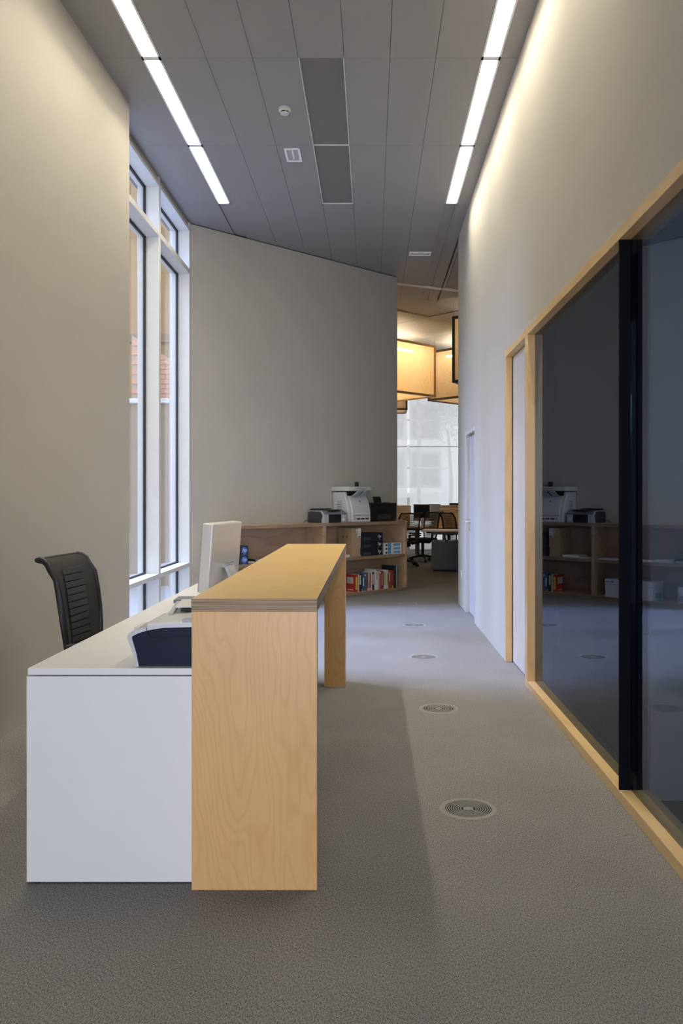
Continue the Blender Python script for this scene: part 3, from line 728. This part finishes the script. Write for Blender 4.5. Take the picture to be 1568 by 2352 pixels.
def logo_box(u, v, z, w_, h, dep, label, group, lx, blue):
    t = on_shelf('toner_box', label, 'box', u, v, z, 0, group)
    MB().box(0, w_, 0, dep, 0, h).build('carton', 'box_black', t, .0015)
    r = h*.36
    if blue:
        MB().cyl((lx, -.0012, h/2), r*1.08, .0014, 24, 'Y').build('emblem_ring', 'label_deep_blue', t)
        text_mesh('emblem_text', 'hp', r*1.55, 'paper', t, (lx, -.0022, h/2+.004), (R(90), 0, 0), .35)
    else:
        text_mesh('emblem_text', 'hp', r*1.75, 'paper', t, (lx, -.0016, h/2+.004), (R(90), 0, 0), .35)
        MB().box(.02, w_*.42, -.001, 0, .012, h*.45).build('print_panel', 'box_grey_print', t)
    MB().box(lx-.03, lx+.035, -.001, 0, .003, .0055).build('print_line', 'plastic_grey', t)
    return t
hb = .105
for k, nm in enumerate(['bottom', 'middle', 'top']):
    logo_box(2.262, .03, Z2+k*(hb+.0005), .392, hb, .25, '%s of three stacked black cartridge boxes with white round lettering' % nm, 'black cartridge boxes', .325, False)
for k, nm in enumerate(['lower', 'upper']):
    logo_box(.095, .02, Z2+k*(.113+.0005), .25, .113, .22, '%s of two stacked black boxes with blue round emblem behind the monitor' % nm, 'black boxes with blue emblem', .195, True)
hp_ = .052
for k, nm in enumerate(['bottom', 'middle', 'top']):
    t = on_shelf('paper_pack', '%s of three white packs with blue labels at the shelf end' % nm, 'pack', 2.71, .055, Z2+k*(hp_+.0005), 0, 'white packs with blue labels')
    MB().box(0, .355, 0, .22, 0, hp_).build('pack', 'paper', t, .002)
    MB().box(.19, .32, -.0012, 0, .012, .042).build('label', 'label_blue', t)
    MB().box(.075, .135, -.0012, 0, .001, .051).build('blue_band', 'label_blue', t)
    MB().box(.028, .062, -.0012, 0, .012, .040).build('print_block', 'ink', t)
    MB().box(.215, .30, -.0018, -.001, .022, .027).build('print_line', 'paper_grey', t)
def paper_stack(u, v, z, w_, d_, h, label, rz=0, mat='paper', group='loose paper on the shelf'):
    t = on_shelf('paper_stack', label, 'paper', u, v, z, rz, group)
    n = max(1, min(4, int(h/.008)))
    for k in range(n):
        j = .006*((k*37) % 5-2)/2
        MB().box(j, w_+j, abs(j), d_+abs(j), h*k/n, h*(k+1)/n-.0004).build('sheets', mat, t, .0005)
    return t
paper_stack(1.79, .05, Z2, .26, .25, .032, 'thick white paper stack left of the cardboard box')
paper_stack(1.605, .04, Z2, .165, .24, .012, 'thin white paper stack next to the shelf divider')
paper_stack(1.24, .03, Z2, .27, .22, .010, 'white papers left of the shelf divider, seen in the glass')
paper_stack(.79, .03, Z2, .28, .22, .012, 'white papers in the middle of the left bay, seen in the glass')
paper_stack(.50, .03, Z2, .23, .21, .036, 'grey magazine pile beside the black boxes, seen in the glass', 0, 'paper_grey')
t = on_shelf('document_tray', 'flat dark tray beside the two black boxes', 'tray', .365, .06, Z2)
MB().box(0, .115, 0, .26, 0, .005).box(0, .003, 0, .26, .005, .05).box(.112, .115, 0, .26, .005, .05).box(.003, .112, .257, .26, .005, .05).build('tray', 'plastic_dark', t)
MB().box(.006, .109, .006, .25, .006, .025).build('papers', 'paper_grey', t)
# --- lower left bay: paper cartons
for u, nm in ((1.185, 'nearer the shelf divider'), (.75, 'farther from the shelf divider')):
    t = on_shelf('paper_carton', 'white lidded paper carton %s, seen in the glass' % nm, 'carton', u, .045, Z1, 0, 'white paper cartons')
    wc = .225 if u > 1 else .305
    MB().box(.003, wc-.003, .003, .30, 0, .17).build('carton', 'carton_white', t, .002)
    MB().box(0, wc, 0, .303, .165, .235).build('lid', 'carton_white', t, .002)
    MB().box(.001, wc-.001, .0015, .003, .160, .165).build('lid_shadow_gap', 'carton_edge', t)
    MB().box(wc*.45, wc*.62, -.001, 0, .185, .213).build('print_block', 'carton_edge', t)
    MB().box(wc*.10, wc*.38, -.001, 0, .198, .207).build('print_line', 'paper_grey', t)
    MB().box(wc*.70, wc*.95, -.001, 0, .192, .204).build('print_line', 'carton_edge', t)
    MB().box(-.001, .004, .06, .25, .02, .09).build('side_label', 'label_blue', t)
t = on_shelf('file_holder', 'white cut-away file holder at the far left of the lower shelf', 'file holder', .30, .05, Z1)
MB().prism([(0, 0), (.26, 0), (.26, .26), (.12, .26), (0, .20)], 'X', 0, .004).prism([(0, 0), (.26, 0), (.26, .26), (.12, .26), (0, .20)], 'X', .13, .134).box(.004, .13, 0, .004, 0, .20).box(.004, .13, .256, .26, 0, .26).box(.004, .13, .004, .256, 0, .004).build('holder', 'carton_white', t)
MB().box(.01, .124, -.002, 0, .02, .09).build('label', 'carton_edge', t)

# --- books
def bookmat(c):
    k = 'book_%02d%02d%02d' % tuple(int(x*99) for x in c)
    if k not in MATS: base(k, c, .5, 0, .05, 30)
    return k
RED=(.48,.03,.025); CREAM=(.68,.62,.46); BLK=(.02,.02,.024); BLU=(.05,.12,.28); WHT=(.75,.74,.70); TAN=(.42,.30,.17); PINK=(.50,.10,.12); PUR=(.06,.04,.10); GRN=(.38,.40,.12); DRED=(.26,.04,.035); BRN=(.18,.09,.05); GRY=(.45,.47,.47); YEL=(.75,.55,.05)
books = [  # thickness, height, depth, spine, accent colour, accent z0, z1 (fractions), description
 (.052,.238,.185,RED,YEL,.12,.85,'red book with yellow spine lettering, first in the row beside the counter'),
 (.018,.236,.18,CREAM,None,0,0,'cream slim book right after the thick red book'),
 (.012,.245,.18,GRN,None,0,0,'thin olive green book near the left end of the row'),
 (.040,.243,.17,BLK,WHT,.38,.92,'black book with large white spine title near the left end'),
 (.020,.235,.17,BLK,YEL,.02,.12,'plain black book with yellow foot left of the blue book'),
 (.036,.246,.17,BLU,WHT,.30,.75,'blue book with white spine label'),
 (.036,.248,.18,BLU,CREAM,.82,.93,'lighter marked blue book right of the white labelled one'),
 (.028,.250,.17,BRN,YEL,.02,.13,'brown book with yellow foot right of the two blue books'),
 (.022,.238,.17,WHT,TAN,.1,.5,'white book with tan spine print, left half of the row'),
 (.034,.240,.17,PINK,WHT,.05,.14,'pinkish red book left of the row centre'),
 (.020,.255,.17,WHT,None,0,0,'thin plain white book left of the wide black book'),
 (.042,.248,.17,BLK,CREAM,.3,.9,'black book with cream title at the row centre'),
 (.036,.285,.20,WHT,None,0,0,'tallest plain white book standing at the row centre'),
 (.030,.258,.17,WHT,TAN,.55,.95,'white book with tan title right of the tallest one'),
 (.020,.262,.17,GRY,None,0,0,'pale grey slim book left of the coral red book'),
 (.038,.262,.17,(.56,.09,.07),WHT,.85,.95,'coral red book right of centre'),
 (.036,.252,.17,PUR,TAN,.2,.9,'dark purple book with tan lettering right of the coral one'),
 (.024,.250,.17,TAN,BRN,.1,.9,'tan book with brown print right of the purple one'),
 (.036,.268,.18,WHT,TAN,.2,.9,'wide white book with tan lettering near the right end'),
 (.026,.264,.17,CREAM,None,0,0,'cream book near the right end of the row'),
 (.024,.262,.17,CREAM,BRN,.2,.8,'cream book with brown lettering near the right end'),
 (.028,.256,.17,BRN,CREAM,.4,.9,'brown book with cream title near the right end'),
 (.032,.256,.17,DRED,None,0,0,'dark maroon book near the right end of the row'),
 (.030,.250,.17,RED,YEL,.02,.14,'red book with yellow foot beside the large folders'),
]
u = 2.128
for k, (th, h, dp, c_, ac, f0, f1, lb) in enumerate(books):
    v = .035+.012*((k*29) % 7)/7
    t = on_shelf('book', lb, 'book', u, v, Z1, 0, 'books on the lower right shelf')
    cm = bookmat(c_)
    MB().box(0, th, 0, .003, 0, h).box(0, .0025, .003, dp, 0, h).box(th-.0025, th, .003, dp, 0, h).build('cover', cm, t)
    MB().box(.0025, th-.0025, .003, dp-.003, .003, h-.003).build('pages', 'paper', t)
    if ac: MB().box(th*.22, th*.78, -.0008, 0, h*f0, h*f1).build('spine_title', bookmat(ac), t)
    if k == 0:
        MB().box(-.0008, 0, .035, .165, .11, .20).build('cover_picture', bookmat(CREAM), t)
        MB().box(-.0008, 0, .03, .155, .02, .032).build('cover_label', 'paper', t)
    u += th+.0012
for k, (th, h, c_, lb) in enumerate([(.034, .315, BLK, 'large black folder at the end of the book row'), (.014, .312, WHT, 'tall white folder edge beside the black folder'), (.012, .305, BLK, 'thin black folder against the shelf end panel')]):
    t = on_shelf('folder', lb, 'folder', u, .012, Z1, 0, 'folders at the end of the book row')
    MB().box(0, th, 0, .003, 0, h).box(0, .0025, .003, .27, 0, h).box(th-.0025, th, .003, .27, 0, h).build('cover', bookmat(c_), t)
    MB().box(.0026, th-.0026, .0035, .265, .003, h-.004).build('pages', 'paper', t)
    u += th+.0012

# ------------------------------------------------------------------ open office beyond
oc = make_chair('black mesh task chair with its back turned, in the middle of the office gap', 'chair_mesh', 'mesh chairs in the office', .004)
oc.location = (1.06, 17.15, 0); oc.rotation_euler = (0, 0, R(48))
dup(oc, (.60, 16.0, 0), R(30), 'black mesh task chair half hidden behind the bookshelf end')
dup(oc, (1.72, 16.25, 0), R(-62), 'black mesh task chair behind the near office desk')
def office_desk(label, cx, cy, rz, w_, d_, z, spots=None):
    t = thing('office_desk', label, 'desk', (cx, cy, 0), rz, 'pale office desks')
    MB().box(-w_/2, w_/2, -d_/2, d_/2, z-.028, z).build('desktop', 'oak_desk', t, .002)
    for x, y in spots or [(sx*(w_/2-.04), sy*(d_/2-.05)) for sx in (-1, 1) for sy in (-1, 1)]:
            MB().box(x-.03, x+.03, y-.03, y+.03, 0, z-.028).build('leg', 'pedestal_grey', t)
    MB().box(-w_/2+.15, w_/2-.15, -.02, .02, z-.09, z-.03).build('rail', 'pedestal_grey', t)
    return t
office_desk('near pale office desk above the dark pedestal', 1.98, 15.1, R(-8), 2.1, .72, .74, [(-.67, .29), (.67, .29), (.67, -.29)])
office_desk('farther pale office desk with wooden screens', 2.1, 17.95, 0, 3.0, .85, .70)
t = thing('drawer_pedestal', 'dark grey drawer pedestal under the near office desk', 'pedestal', (1.345, 15.12, 0), R(-8))
MB().box(-.235, .235, -.22, .22, .03, .545).build('body', 'pedestal_grey', t, .004)
MB().box(-.20, .20, -.20, .20, 0, .03).build('plinth', 'gap_black', t)
MB().box(-.22, .0, -.22, .10, .545, .552).build('paper_sheet', 'paper', t); MB().box(.06, .18, -.2, .0, .545, .556).build('paper_pad', 'paper', t)
MB().box(.10, .125, -.12, -.1, .556, .585).build('white_tag', 'paper', t)
def screen_panel(label, x0, x1, y, z0, z1, rz=0):
    t = thing('desk_screen', label, 'desk screen', (x0, y, z0), rz, 'wooden desk screens')
    w_ = x1-x0; h = z1-z0
    MB().box(0, w_, 0, .02, 0, h*.66).build('lower_panel', 'oak_desk', t)
    n = 5; sh = h*.34/n
    for k in range(n): MB().box(0, w_, -.004, .016, h*.66+k*sh+.006, h*.66+(k+1)*sh).build('slat', 'oak_desk', t)
    MB().box(0, w_, .016, .024, h*.66, h).build('backing', 'dark_wood', t)
    MB().box(-.018, 0, -.006, .026, 0, h).build('end_post', 'lamp_wood', t)
    for k in range(5): MB().box(w_, w_+.02, -.004, .018, h*.62+k*h*.075, h*.62+k*h*.075+.025).build('clip', 'gap_black', t)
screen_panel('slatted wooden desk screen right of the dark monitor', 1.34, 2.9, 18.28, .70, 1.155)
screen_panel('slatted wooden desk screen left of the dark monitor', .10, .85, 18.30, .70, 1.150)
office_desk('far left pale office desk half hidden by the slanted wall', -.2, 17.95, 0, 1.3, .85, .70)
def monitor(label, x, y, z, rz, w_, h, back):
    t = thing('desk_monitor', label, 'monitor', (x, y, z), rz, 'office monitors')
    MB().box(-w_/2, w_/2, -.02, .02, .12, .12+h).build('housing', back, t, .004)
    MB().box(-w_/2+.015, w_/2-.015, -.022, -.019, .135+(.05 if back == 'alu' else 0), .105+h).build('screen', 'screen_black' if back == 'alu' else 'plastic_grey', t)
    MB().box(-.03, .03, .02, .05, .0, .25).build('neck', 'alu', t); MB().box(-.10, .10, -.08, .09, 0, .008).build('foot', 'alu', t)
monitor('dark monitor facing the camera on the far office desk', 1.09, 17.88, .70, R(-12), .37, .36, 'alu')
monitor('pale grey monitor behind the dark one', 1.36, 18.10, .70, R(8), .30, .36, 'silver_light')
t = thing('desk_lamp_base', 'small wire stand on the far office desk', 'stand', (1.27, 17.7, .70))
MB().cyl((0, 0, 0), .04, .008).build('foot', 'plastic_black', t); MB().tube([(0, 0, .008), (0, 0, .14), (.04, 0, .17)], .004, 6).build('wire', 'plastic_black', t)
t = thing('cup', 'white cup on the far office desk', 'cup', (1.09, 17.68, .70))
MB().lathe([(0, .0), (.03, .0), (.035, .08), (.032, .08), (.028, .006), (0, .006)], n=20).build('body', 'paper', t, smooth=True)
t = thing('desk_monitor', 'black monitor edge rising above the right wooden screen', 'monitor', (2.05, 18.62, .70), 0, 'office monitors')
MB().box(-.30, .30, -.02, .02, .14, .50).build('housing', 'plastic_black', t, .004); MB().box(-.04, .04, .02, .05, 0, .3).build('neck', 'plastic_black', t); MB().box(-.12, .12, -.09, .09, -.0, .01).build('foot', 'plastic_black', t)
office_desk('hindmost pale office desk behind the wooden screens', 2.3, 18.82, 0, 2.6, .8, .70)

# hanging fabric lamp boxes
def lamp_box(label, corner, ang, w_, d_, z0, z1, framem, fab, tubes):
    t = thing('fabric_lamp_box', label, 'pendant lamp', (corner[0], corner[1], z0), ang, 'hanging fabric lamp boxes')
    H = z1-z0; b = .045
    for (x, y) in ((0, 0), (w_-b, 0), (0, d_-b), (w_-b, d_-b)):
        MB().box(x, x+b, y, y+b, 0, H).build('frame_post', framem, t)
    for z in (0, H-b):
        for y in (0, d_-b): MB().box(b, w_-b, y, y+b, z, z+b).build('frame_rail', framem, t)
        for x in (0, w_-b): MB().box(x, x+b, b, d_-b, z, z+b).build('frame_rail', framem, t)
    for y in (.02, d_-.022): MB().box(b, w_-b, y, y+.002, b, H-b).build('fabric_panel', fab, t)
    for x in (.02, w_-.022): MB().box(x, x+.002, b, d_-b, b, H-b).build('fabric_panel', fab, t)
    MB().box(b, w_-b, b, d_-b, .02, .024).build('bottom_panel', fab, t)
    for (x0, x1, y, z) in tubes:
        MB().tube([(x0, y, z), (x1, y, z)], .022, 10).build('tube', 'office_tube', t)
    for (x, y) in ((.02, .02), (w_-.02, .02), (.02, d_-.02), (w_-.02, d_-.02)):
        MB().cyl((x, y, H), .004, CZ-z1, 6).build('hanger', 'steel', t)
ZB, ZT = 3.387, 4.447
# first box: its right corner at (1.324, 17.0), long side running back along the slanted wall direction
L1 = 2.2
lamp_box('light beige hanging fabric lamp box left in the office gap', (1.324-DX*L1, 17.0-DY*L1), ANG, L1, 1.5, ZB, ZT, 'lamp_wood', 'burlap', [(.15, 1.97, .45, .97), (.35, 1.75, 1.0, .97)])
lamp_box('dark framed hanging fabric lamp box behind the light one', (1.20, 17.72), ANG-math.pi/2, 2.0, 1.6, ZB, ZT, 'dark_wood', 'burlap_dark', [(.25, 1.5, .35, .97), (.10, 1.2, .9, .97)])
lamp_box('dark framed hanging lamp box cut off by the right wall', (1.372, 14.1), R(-28), 1.4, 1.2, 3.29, 4.42, 'dark_wood', 'burlap', [(.3, 1.1, .6, .8)])
lamp_box('small looking far hanging lamp box by the slanted wall edge', (-.75, 19.55), R(0), 1.6, .9, 3.39, 4.35, 'dark_wood', 'burlap_dark', [(.2, 1.4, .5, .75)])

# far office windows and blinds
fw = struct(empty('window_4', (0, 21.0, 0)), 'far office windows')
for x in (-1.4, 1.15, 3.35, 5.5): MB().box(x, x+.10, -.07, .07, .1, 4.45).build('mullion', 'frame_white', fw)
MB().box(-1.4, 5.6, -.06, .06, 4.38, 4.45).build('frame_head', 'frame_white', fw); MB().box(-1.4, 5.6, -.06, .06, .10, .17).build('frame_sill', 'frame_white', fw)
for x in (-1.3, 1.25, 3.45): MB().box(x, x+2.05+(.4 if x < -1 else 0), -.005, .005, .17, 4.38).build('glass_pane', 'window_glass', fw)
for (x0, x1, lb) in ((-1.35, .885, 'white translucent roller blind left of the bright gap'), (.945, 3.2, 'white translucent roller blind right of the bright gap'), (3.27, 5.55, 'white translucent roller blind hidden behind the right wall')):
    t = thing('roller_blind', lb, 'blind', (x0, 20.55, .03), 0, 'white roller blinds')
    w_ = x1-x0
    MB().box(0, w_, 0, .003, 0, 4.56).build('fabric', 'blind', t)
    MB().box(0, w_, -.006, .008, -.03, .01).build('bottom_bar', 'white_metal', t); MB().cyl((0, .02, 4.575), .036, w_, 14, 'X').build('roller', 'white_metal', t)
    MB().box(0, w_, -.004, .0, 2.545, 2.56).build('seam', 'plastic_grey', t)
# street behind the blinds
struct(MB().box(-12, 18, 21.2, 40, -.4, -.12).build('ground_street', 'street_white'))
sb = thing('street_building', 'white street facade with balconies behind the blinds', 'building', (2, 32, -.12))
MB().box(-9, 10, 0, 1, 0, 12).build('wall', 'street_white', sb)
for z in (1.6, 3.4, 5.4, 7.4):
    MB().box(-7, .95, -.9, 0, z, z+.18).build('balcony_slab', 'street_white', sb)
    MB().box(-7, .95, -.9, -.86, z+.9, z+.96).build('balcony_rail', 'outside_grey', sb)
    for x in (-3.6, -1.9, -.5): 
        f = MB().box(x, x+1.2, -.03, .01, z+.2, z+1.6).build('window', 'outside_grey', sb)
        MB().box(x+.08, x+1.12, -.04, -.03, z+.3, z+1.5).build('pane', 'screen_black', f)
MB().box(-1.5, -.4, -.03, .0, .1, 1.4).build('shop_opening', 'outside_grey', sb)
tr = thing('street_tree', 'leafy street tree behind the blinds', 'tree', (2.5, 26.5, -.12))
MB().tube([(0, 0, 0), (.05, 0, 2), (-.05, 0, 3.6)], [.07, .06, .04], 8).build('trunk', 'bark', tr, smooth=True)
lv = MB()
for k in range(1300):
    p = Vector((random.gauss(0, .34), random.gauss(0, .34), 4.3+random.gauss(0, .55)))
    a = Vector((random.uniform(-1, 1), random.uniform(-1, 1), random.uniform(-1, 1))).normalized(); b = a.orthogonal().normalized()
    lv.add([p-a*.06, p+b*.03, p+a*.06, p-b*.03], [(0, 1, 2, 3)])
o = lv.build('foliage', 'leaf', tr); o['kind'] = 'stuff'
